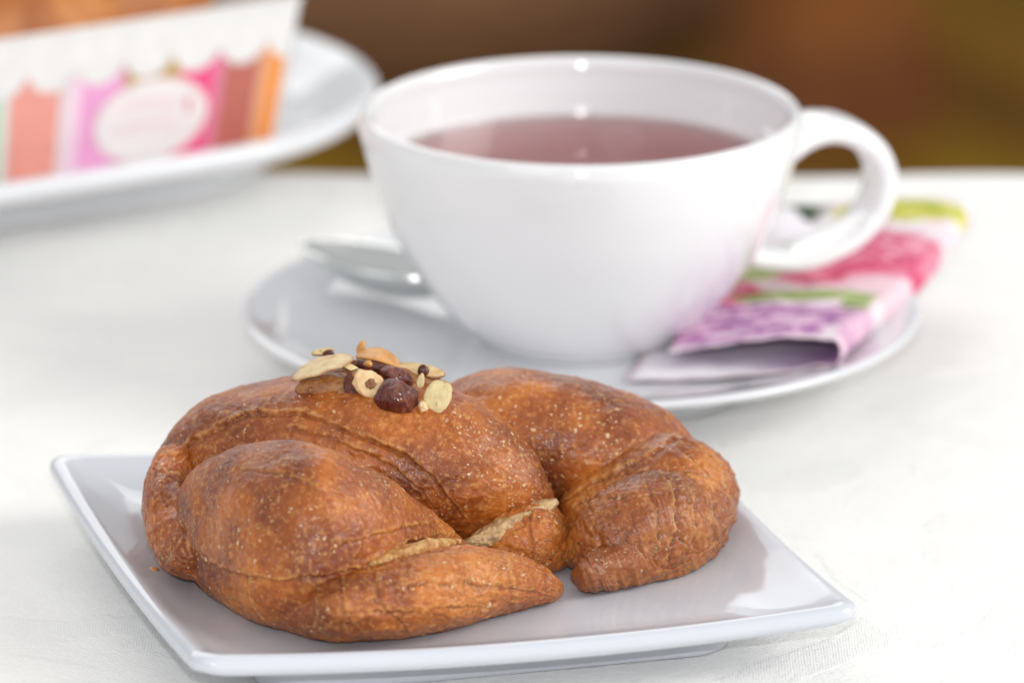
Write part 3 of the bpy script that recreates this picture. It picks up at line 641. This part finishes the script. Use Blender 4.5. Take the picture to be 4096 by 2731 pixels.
def build_napkin():
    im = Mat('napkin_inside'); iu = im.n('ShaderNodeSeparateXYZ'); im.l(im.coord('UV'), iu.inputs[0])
    fold_shade_bleed = im.math('MULTIPLY', im.mapr(iu.outputs[0], 6.6, 4.6), im.mapr(im.noise(im.coord(), 90, 3), .3, .6, .5, 1.))  # purple shade inside the fold painted into the lining, along with print bleed
    im.set(Base_Color=im.mix(fold_shade_bleed, (.84, .81, .85), (.42, .22, .44)), Roughness=.85); inside = im.m
    # fold line and open edge, front to back
    f0, f1 = np.array([7.25, 12.85]), np.array([10.9, 23.6]); l0, l1 = np.array([3.55, 13.85]), np.array([5.9, 25.4]); b0, b1 = np.array([2.55, 13.1]), np.array([5.3, 25.2])
    nb = 60
    V = []; UV = []; 
    # cross profile: u runs open top edge -> fold -> lower layer
    us = np.concatenate([np.linspace(0, 1, 26), np.linspace(1, 1.18, 9)[1:], np.linspace(1.18, 2.1, 22)[1:]])
    for v in np.linspace(0, 1, nb):
        f = f0 + (f1 - f0) * v; l = l0 + (l1 - l0) * v; b = b0 + (b1 - b0) * v
        d = (f - l); wd = np.linalg.norm(d); d = d / wd
        row = []
        for u in us:
            rr = np.linalg.norm(f - np.array(CC)); 
            if u <= 1:
                p = l + (f - l) * u; z = 1.50 + .52 * math.sin(min(u, .93) / .93 * math.pi / 2) ** 1.5 + .08 * math.sin(3 * u + 5 * v) * (1 - u) + .10 * math.sin(7 * v + 1) * u
                z += .25 * sstep(.75, 1., v)
            elif u <= 1.18:
                q = (u - 1) / .18; hgt = .64
                p = f + d * .20 * math.sin(math.pi * q); z = 2.02 + .10 * math.sin(7 * v + 1) - hgt * (.5 - .5 * math.cos(math.pi * q)) + .25 * sstep(.75, 1., v)
            else:
                q = (u - 1.18) / .92
                p = f + (b - f) * q; z = 1.36 + .10 * math.sin(7 * v + 1) * (1 - q) + .25 * sstep(.75, 1., v) - .22 * q
                r = np.linalg.norm(p - np.array(CC)); z = max(z - .12, np.interp(r, [0, 3.6, 5.0, 6.2, 7.1, 7.6, 9], [.96, .97, 1.08, 1.29, 1.55, 1.78, 1.78])) + .02
            row.append((*p, z)); UV.append((u * wd, v * 13.2))
        V.append(row)
    V = np.array(V); n, m = V.shape[:2]
    V[..., 2] += .04 * fbm(V * np.array([.9, .9, 0]), 2) + .03 * perlin(V * np.array([2.2, .9, 0]) + 9)
    N = normals(V)
    if N[:, :20, 2].mean() < 0: N = -N
    th = .03
    t = thing('paper_napkin', 'folded paper napkin printed with pink and purple flowers tucked beside the cup', 'napkin', (7, 18, 1.3))
    F = grid_faces(n, m, False)
    print_o = obj('printed_layer', V.reshape(-1, 3), F, m_napkin(), t, True, np.array(UV))
    sf = print_o.modifiers.new('thickness', 'SOLIDIFY'); sf.thickness = .0004; sf.offset = 0
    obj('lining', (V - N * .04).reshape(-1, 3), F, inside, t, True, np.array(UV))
build_napkin()

# ------------------------------------------------------------------ oval platter with the loaf carton
PA = math.radians(32.2)
PU = np.array([math.cos(PA), math.sin(PA)]); PV = np.array([-math.sin(PA), math.cos(PA)])
PO = np.array([-9.1, 26.9])
def pl(s, p, z): q = PO + PU * s + PV * p; return (q[0], q[1], z)
def build_platter():
    # rounded rectangle in (s, p): s from -15.5 to 10.3, p from 1.3 to 15.0
    cs, cp, hs, hp = -4.4, 9.5, 15.6, 8.05
    def ring(ins, z, rc):
        out = []
        for q in range(4):
            sx, sy = [(1, 1), (-1, 1), (-1, -1), (1, -1)][q]
            for a in np.linspace(q * np.pi / 2, (q + 1) * np.pi / 2, 17):
                out.append(pl(cs + sx * (hs - ins - rc) + rc * math.cos(a), cp + sy * (hp - ins - rc) + rc * math.sin(a), z))
        return out
    prof = [(7.9, .5, .1), (3.4, .5, 4.6), (3.1, .0, 4.9), (2.8, .0, 5.2), (2.7, .5, 5.3), (1.8, .75, 6.2), (.9, 1.05, 7.1), (.3, 1.32, 7.7), (.06, 1.5, 7.95), (.0, 1.68, 8.0), (.04, 1.85, 7.97), (.17, 1.94, 7.85), (.36, 1.92, 7.65), (.8, 1.72, 7.2), (1.4, 1.35, 6.6), (2.0, 1.08, 6.0), (2.7, .98, 5.3), (7.9, .96, .1)]
    P = smooth_profile(prof, 4); rings = [ring(i, z, r) for i, z, r in P]; m = len(rings[0])
    F = grid_faces(len(rings), m).tolist(); F.append(list(range(m))[::-1]); F.append(list(range((len(rings) - 1) * m, len(rings) * m)))
    tag(obj('serving_platter', np.concatenate([np.array(r) for r in rings]), F, PORC3), 'long white rounded serving platter under the striped loaf carton', 'platter')
build_platter()

def flat(name, col, rough=.55):
    m = Mat(name); n = m.noise(m.coord(), 150, 3)
    m.set(Base_Color=m.mix(m.mapr(n, .3, .7), col, tuple(k * .94 for k in col)), Roughness=rough); return m.m
CB, HC = 1.0, 4.25           # carton base height above the cloth, carton height
P_FRONT, S_END, LEN, WID = 3.2, 5.62, 17.5, 7.4
FLARE = .55
def panel_point(s, h, proud=0.):
    """front panel: s from the right corner along the carton, h height; flares outward"""
    k = h / HC
    x = S_END + FLARE * k - s * (1 + 2 * FLARE * k / LEN); y = P_FRONT - FLARE * k - proud
    return pl(x, y, CB + h)
def build_carton():
    t = thing('loaf_carton', 'white paper loaf carton printed with coloured stripes on the platter', 'carton', pl(S_END - LEN / 2, P_FRONT + WID / 2, CB))
    white = flat('carton_paper', (.80, .79, .775))
    th = .06
    def sheet(name, a, b, c, d, n):
        """thick quad sheet a,b bottom -> c,d top"""
        A = [np.array(k) for k in (a, b, c, d)]; B = [k + np.array(n) * th for k in A]
        V = A + B
        F = [(0, 1, 2, 3), (7, 6, 5, 4), (0, 4, 5, 1), (1, 5, 6, 2), (2, 6, 7, 3), (3, 7, 4, 0)]
        return obj(name, V, F, white, t, False)
    k = FLARE; s0, s1 = S_END - LEN, S_END; p0, p1 = P_FRONT, P_FRONT + WID
    nf = (*(PV), 0); ne = (*(-PU), 0)
    sheet('front_panel', pl(s0, p0, CB), pl(s1, p0, CB), pl(s1 + k, p0 - k, CB + HC), pl(s0 - k, p0 - k, CB + HC), nf)
    sheet('back_panel', pl(s1, p1, CB), pl(s0, p1, CB), pl(s0 - k, p1 + k, CB + HC), pl(s1 + k, p1 + k, CB + HC), (*(-PV), 0))
    sheet('end_panel', pl(s1, p0, CB), pl(s1, p1, CB), pl(s1 + k, p1 + k, CB + HC), pl(s1 + k, p0 - k, CB + HC), ne)
    sheet('end_panel', pl(s0, p1, CB), pl(s0, p0, CB), pl(s0 - k, p0 - k, CB + HC), pl(s0 - k, p1 + k, CB + HC), (*PU, 0))
    sheet('bottom_panel', pl(s0, p0, CB + .01), pl(s0, p1, CB + .01), pl(s1, p1, CB + .01), pl(s1, p0, CB + .01), (0, 0, 1))
    # rolled rim
    rp = []
    for (a, b) in ((s1 + k, p0 - k), (s1 + k, p1 + k), (s0 - k, p1 + k), (s0 - k, p0 - k)): rp.append(np.array(pl(a, b, CB + HC)))
    V = []; F = []
    for i in range(4):
        A, B = rp[i], rp[(i + 1) % 4]; d = (B - A) / np.linalg.norm(B - A); w = np.cross(d, [0, 0, 1])
        base = len(V)
        for p in (A, B):
            for q in np.linspace(0, 2 * np.pi, 10, endpoint=False): V.append(p + w * .05 * math.cos(q) + np.array([0, 0, .05 * math.sin(q)]))
        F += [(base + j, base + (j + 1) % 10, base + 10 + (j + 1) % 10, base + 10 + j) for j in range(10)]
        F += [tuple(range(base, base + 10))[::-1], tuple(range(base + 10, base + 20))]
    obj('rim', V, F, white, t)
    # printed stripes under a white scalloped valance
    K = 1.045
    def valance(s):      # height of the colour's top edge: cusps between hanging scallops
        ph = ((s - .74) / 1.31) % 1.0
        return HC * (.785 - .15 * math.sqrt(max(0, 1 - (2 * ph - 1) ** 2)))
    def stripe(a, b, mat, lo=.02):
        a, b = a * K, b * K
        ss = np.linspace(a, b, max(6, int((b - a) * 22)))
        V = [panel_point(s, lo * HC, .03) for s in ss] + [panel_point(s, valance(s), .03) for s in ss]
        n = len(ss); F = [(i, i + 1, n + i + 1, n + i) for i in range(n - 1)]
        return obj('stripe', V, F, mat, t, False)
    cols = dict(orange=(.84, .30, .07), tan=(.72, .36, .20), brick=(.50, .14, .105), pinkedge=(.72, .22, .33), magenta=(.84, .08, .24), gold=(.52, .33, .10),
                violet=(.82, .36, .62), pale=(.84, .64, .74), salmon=(.80, .33, .27), palesalmon=(.84, .58, .52), green=(.40, .60, .33))
    M = {k_: flat('print_' + k_, v) for k_, v in cols.items()}
    for a, b, c in ((.16, .62, 'orange'), (.62, .86, 'tan'), (.86, 1.78, 'brick'), (1.78, 2.05, 'pinkedge'), (2.05, 2.95, 'magenta'), (2.95, 4.45, 'gold'), (4.45, 5.55, 'violet'), (5.55, 5.95, 'pale'),
                    (6.1, 7.4, 'salmon'), (7.62, 8.9, 'green'), (9.1, 10.3, 'violet'), (10.5, 11.8, 'salmon'), (12, 13.3, 'brick'), (13.5, 14.8, 'magenta'), (15, 16.4, 'orange')):
        stripe(a, b, M[c])
    # oval label with faint unreadable print
    lab = flat('label_paper', (.82, .78, .77)); faint = flat('label_print', (.80, .55, .54)); red = flat('label_mark', (.78, .22, .24))
    cS, cH, rS, rH = 3.80, HC * .37, 1.55, HC * .25
    def disc(name, rs, rh, mat, proud):
        q = np.linspace(0, 2 * np.pi, 48, endpoint=False)
        V = [panel_point(cS, cH, proud)] + [panel_point(cS + rs * math.cos(a), cH + rh * math.sin(a), proud) for a in q]
        return obj(name, V, [(0, 1 + i, 1 + (i + 1) % 48) for i in range(48)], mat, t, False)
    disc('label_border', rS + .06, rH + .06, faint, .045)
    disc('label', rS, rH, lab, .06)
    def bar(name, s0_, s1_, h0, h1, mat, arch=0.):
        ss = np.linspace(s0_, s1_, 16)
        am = lambda s: arch * (1 - ((s - (s0_ + s1_) / 2) / ((s1_ - s0_) / 2)) ** 2)
        V = [panel_point(s, h0 + am(s), .075) for s in ss] + [panel_point(s, h1 + am(s), .075) for s in ss]
        return obj(name, V, [(i, i + 1, 17 + i, 16 + i) for i in range(15)], mat, t, False)
    faint2 = flat('label_print_pale', (.82, .69, .68))
    bar('print_line', 3.15, 4.75, cH + .25, cH + .50, faint2, .12); bar('print_line', 3.05, 4.85, cH - .28, cH - .02, faint2, .05)
    bar('print_mark', 2.72, 2.84, cH + .05, cH + .5, red)
build_carton()

def build_loaf():
    n, m = 160, 60
    s = np.linspace(0, 1, n); th = np.linspace(0, 2 * np.pi, m, endpoint=False)
    V = np.zeros((n, m, 3))
    for i, q in enumerate(s):
        f = (1 - abs(2 * q - 1) ** 6) ** .5 + .01
        ss = S_END - .25 - q * (LEN - .5); pp = P_FRONT + WID / 2 + math.cos(0) * 0
        for j, a in enumerate(th):
            y = (WID / 2 + .1) * np.sign(math.cos(a)) * abs(math.cos(a)) ** .8 * f
            z = (2.9 if math.sin(a) > 0 else 1.9) * np.sign(math.sin(a)) * abs(math.sin(a)) ** .85 * f
            V[i, j] = pl(ss, pp + y, CB + 3.1 + z)
    V[..., 2] = np.maximum(V[..., 2], CB + .1)
    N = normals(V)
    c = V.mean(1, keepdims=True)
    if ((V - c) * N).sum() < 0: N = -N
    V = V + N * (.12 * fbm(V * .5, 3) - .05)[..., None]
    V[..., 2] = np.maximum(V[..., 2], CB + .1)
    F = grid_faces(n, m).tolist(); F.append(list(range(m))[::-1]); F.append(list(range((n - 1) * m, n * m)))
    mt = m_simple('loaf_crust', (.55, .20, .035), (.34, .095, .014), 45, .55, .002, coat=.05)
    tag(obj('loaf_cake', V.reshape(-1, 3), F, mt), 'brown baked loaf cake rising above the paper carton', 'cake')
build_loaf()

# ------------------------------------------------------------------ beyond the table
def build_room():
    fz = -74.
    m = Mat('olive_boards'); c = m.coord()
    n = m.noise(c, 3.0, 3, .55, .5); n2 = m.noise(c, 16, 4)
    col = m.ramp(n, [(.3, (.10, .055, .014)), (.5, (.19, .115, .02)), (.7, (.27, .165, .03))])
    m.set(Base_Color=m.mix(m.mapr(n2, .3, .7, 0, .4), col, (.10, .05, .015)), Roughness=.9, IOR=1.15)
    ground = obj('floor', [(-900, -500, fz - 1.2), (900, -500, fz - 1.2), (900, 1200, fz - 1.2), (-900, 1200, fz - 1.2)], [(0, 1, 2, 3)], m.m, None, False)
    ground['kind'] = 'structure'
    # floor boards running away to the left, laid side by side
    ang = math.radians(118); du = np.array([math.cos(ang), math.sin(ang)]); dv = np.array([-du[1], du[0]])
    tones = [(.31, .175, .017), (.19, .09, .015), (.29, .145, .017), (.23, .125, .016)]
    mats = [m_simple('board_stain', t_, tuple(k * .8 for k in t_), 12, .9, ior=1.12) for t_ in tones]
    base = np.array([30., 320.])
    for i in range(-14, 15):
        w = 10.0; a = base + dv * (i * w)
        V = []
        for z in (fz - 1.0, fz):
            for (x, y) in ((-220, .12), (220, .12), (220, w - .12), (-220, w - .12)):
                q = a + du * x + dv * y; V.append((q[0], q[1], z))
        b = obj('board', V, [(0, 3, 2, 1), (4, 5, 6, 7), (0, 1, 5, 4), (1, 2, 6, 5), (2, 3, 7, 6), (3, 0, 4, 7)], mats[(i * 7) % 4], ground, False)
    # rust brown post
    t = thing('wooden_post', 'rust brown square wooden post standing beyond the table', 'post', (21.5, 318, fz))
    pm = m_simple('post_stain', (.40, .155, .048), (.29, .11, .035), 14, .85, ior=1.15); pm2 = m_simple('post_plinth', (.30, .12, .05), (.22, .08, .03), 14, .85, ior=1.15)
    def box(name, cx, cy, hw, z0, z1, mat, a=0.5):
        d1 = np.array([math.cos(a), math.sin(a)]); d2 = np.array([-d1[1], d1[0]]); V = []
        bev = hw * .88
        for z, h in ((z0, hw), (z1, hw)):
            for s1_, s2_ in ((bev, -hw), (hw, -bev), (hw, bev), (bev, hw), (-bev, hw), (-hw, bev), (-hw, -bev), (-bev, -hw)):
                q = np.array([cx, cy]) + d1 * s1_ + d2 * s2_; V.append((q[0], q[1], z))
        F = [tuple(range(8))[::-1], tuple(range(8, 16))] + [(i, (i + 1) % 8, 8 + (i + 1) % 8, 8 + i) for i in range(8)]
        return obj(name, V, F, mat, t, False)
    box('shaft', 21.5, 318, 4.6, fz + 7, fz + 190, pm); box('base', 21.5, 318, 5.6, fz, fz + 7, pm2)
    # round mauve brown floor cushion
    cm = m_simple('cushion_fabric', (.32, .175, .088), (.23, .12, .07), 40, .95, .002, ior=1.1)
    pr = smooth_profile([(.2, fz + .1), (22, fz + .1), (25, fz + 2), (26.5, fz + 6), (25, fz + 10), (20, fz + 12), (.2, fz + 13)], 5)
    V, F = lathe(pr, (-7, 352), 64)
    tag(obj('floor_cushion', V, F, cm), 'round mauve brown cushion on the floor beyond the table', 'cushion')
    # tuft of green leaves
    lm = m_simple('leaf_green', (.05, .075, .018), (.03, .05, .012), 60, .6)
    r = random.Random(5); t = thing('grass_tuft', 'small dark green plant on the floor behind the cup', 'plant', (8, 345, fz))
    for i in range(14):
        a = r.uniform(0, 6.28); L = r.uniform(5, 9); ln = r.uniform(.3, .9); V = []
        for k_ in range(5):
            q = k_ / 4; w = 1.0 * (1 - q) ** .7 * .9 + .02
            cx = 8 + math.cos(a) * L * ln * q; cy = 345 + math.sin(a) * L * ln * q; cz = fz + L * q * (1 - .3 * q * ln)
            V += [(cx - math.sin(a) * w, cy + math.cos(a) * w, cz), (cx + math.sin(a) * w, cy - math.cos(a) * w, cz)]
        obj('leaf', V, [(2 * j, 2 * j + 1, 2 * j + 3, 2 * j + 2) for j in range(4)], lm, t)
build_room()
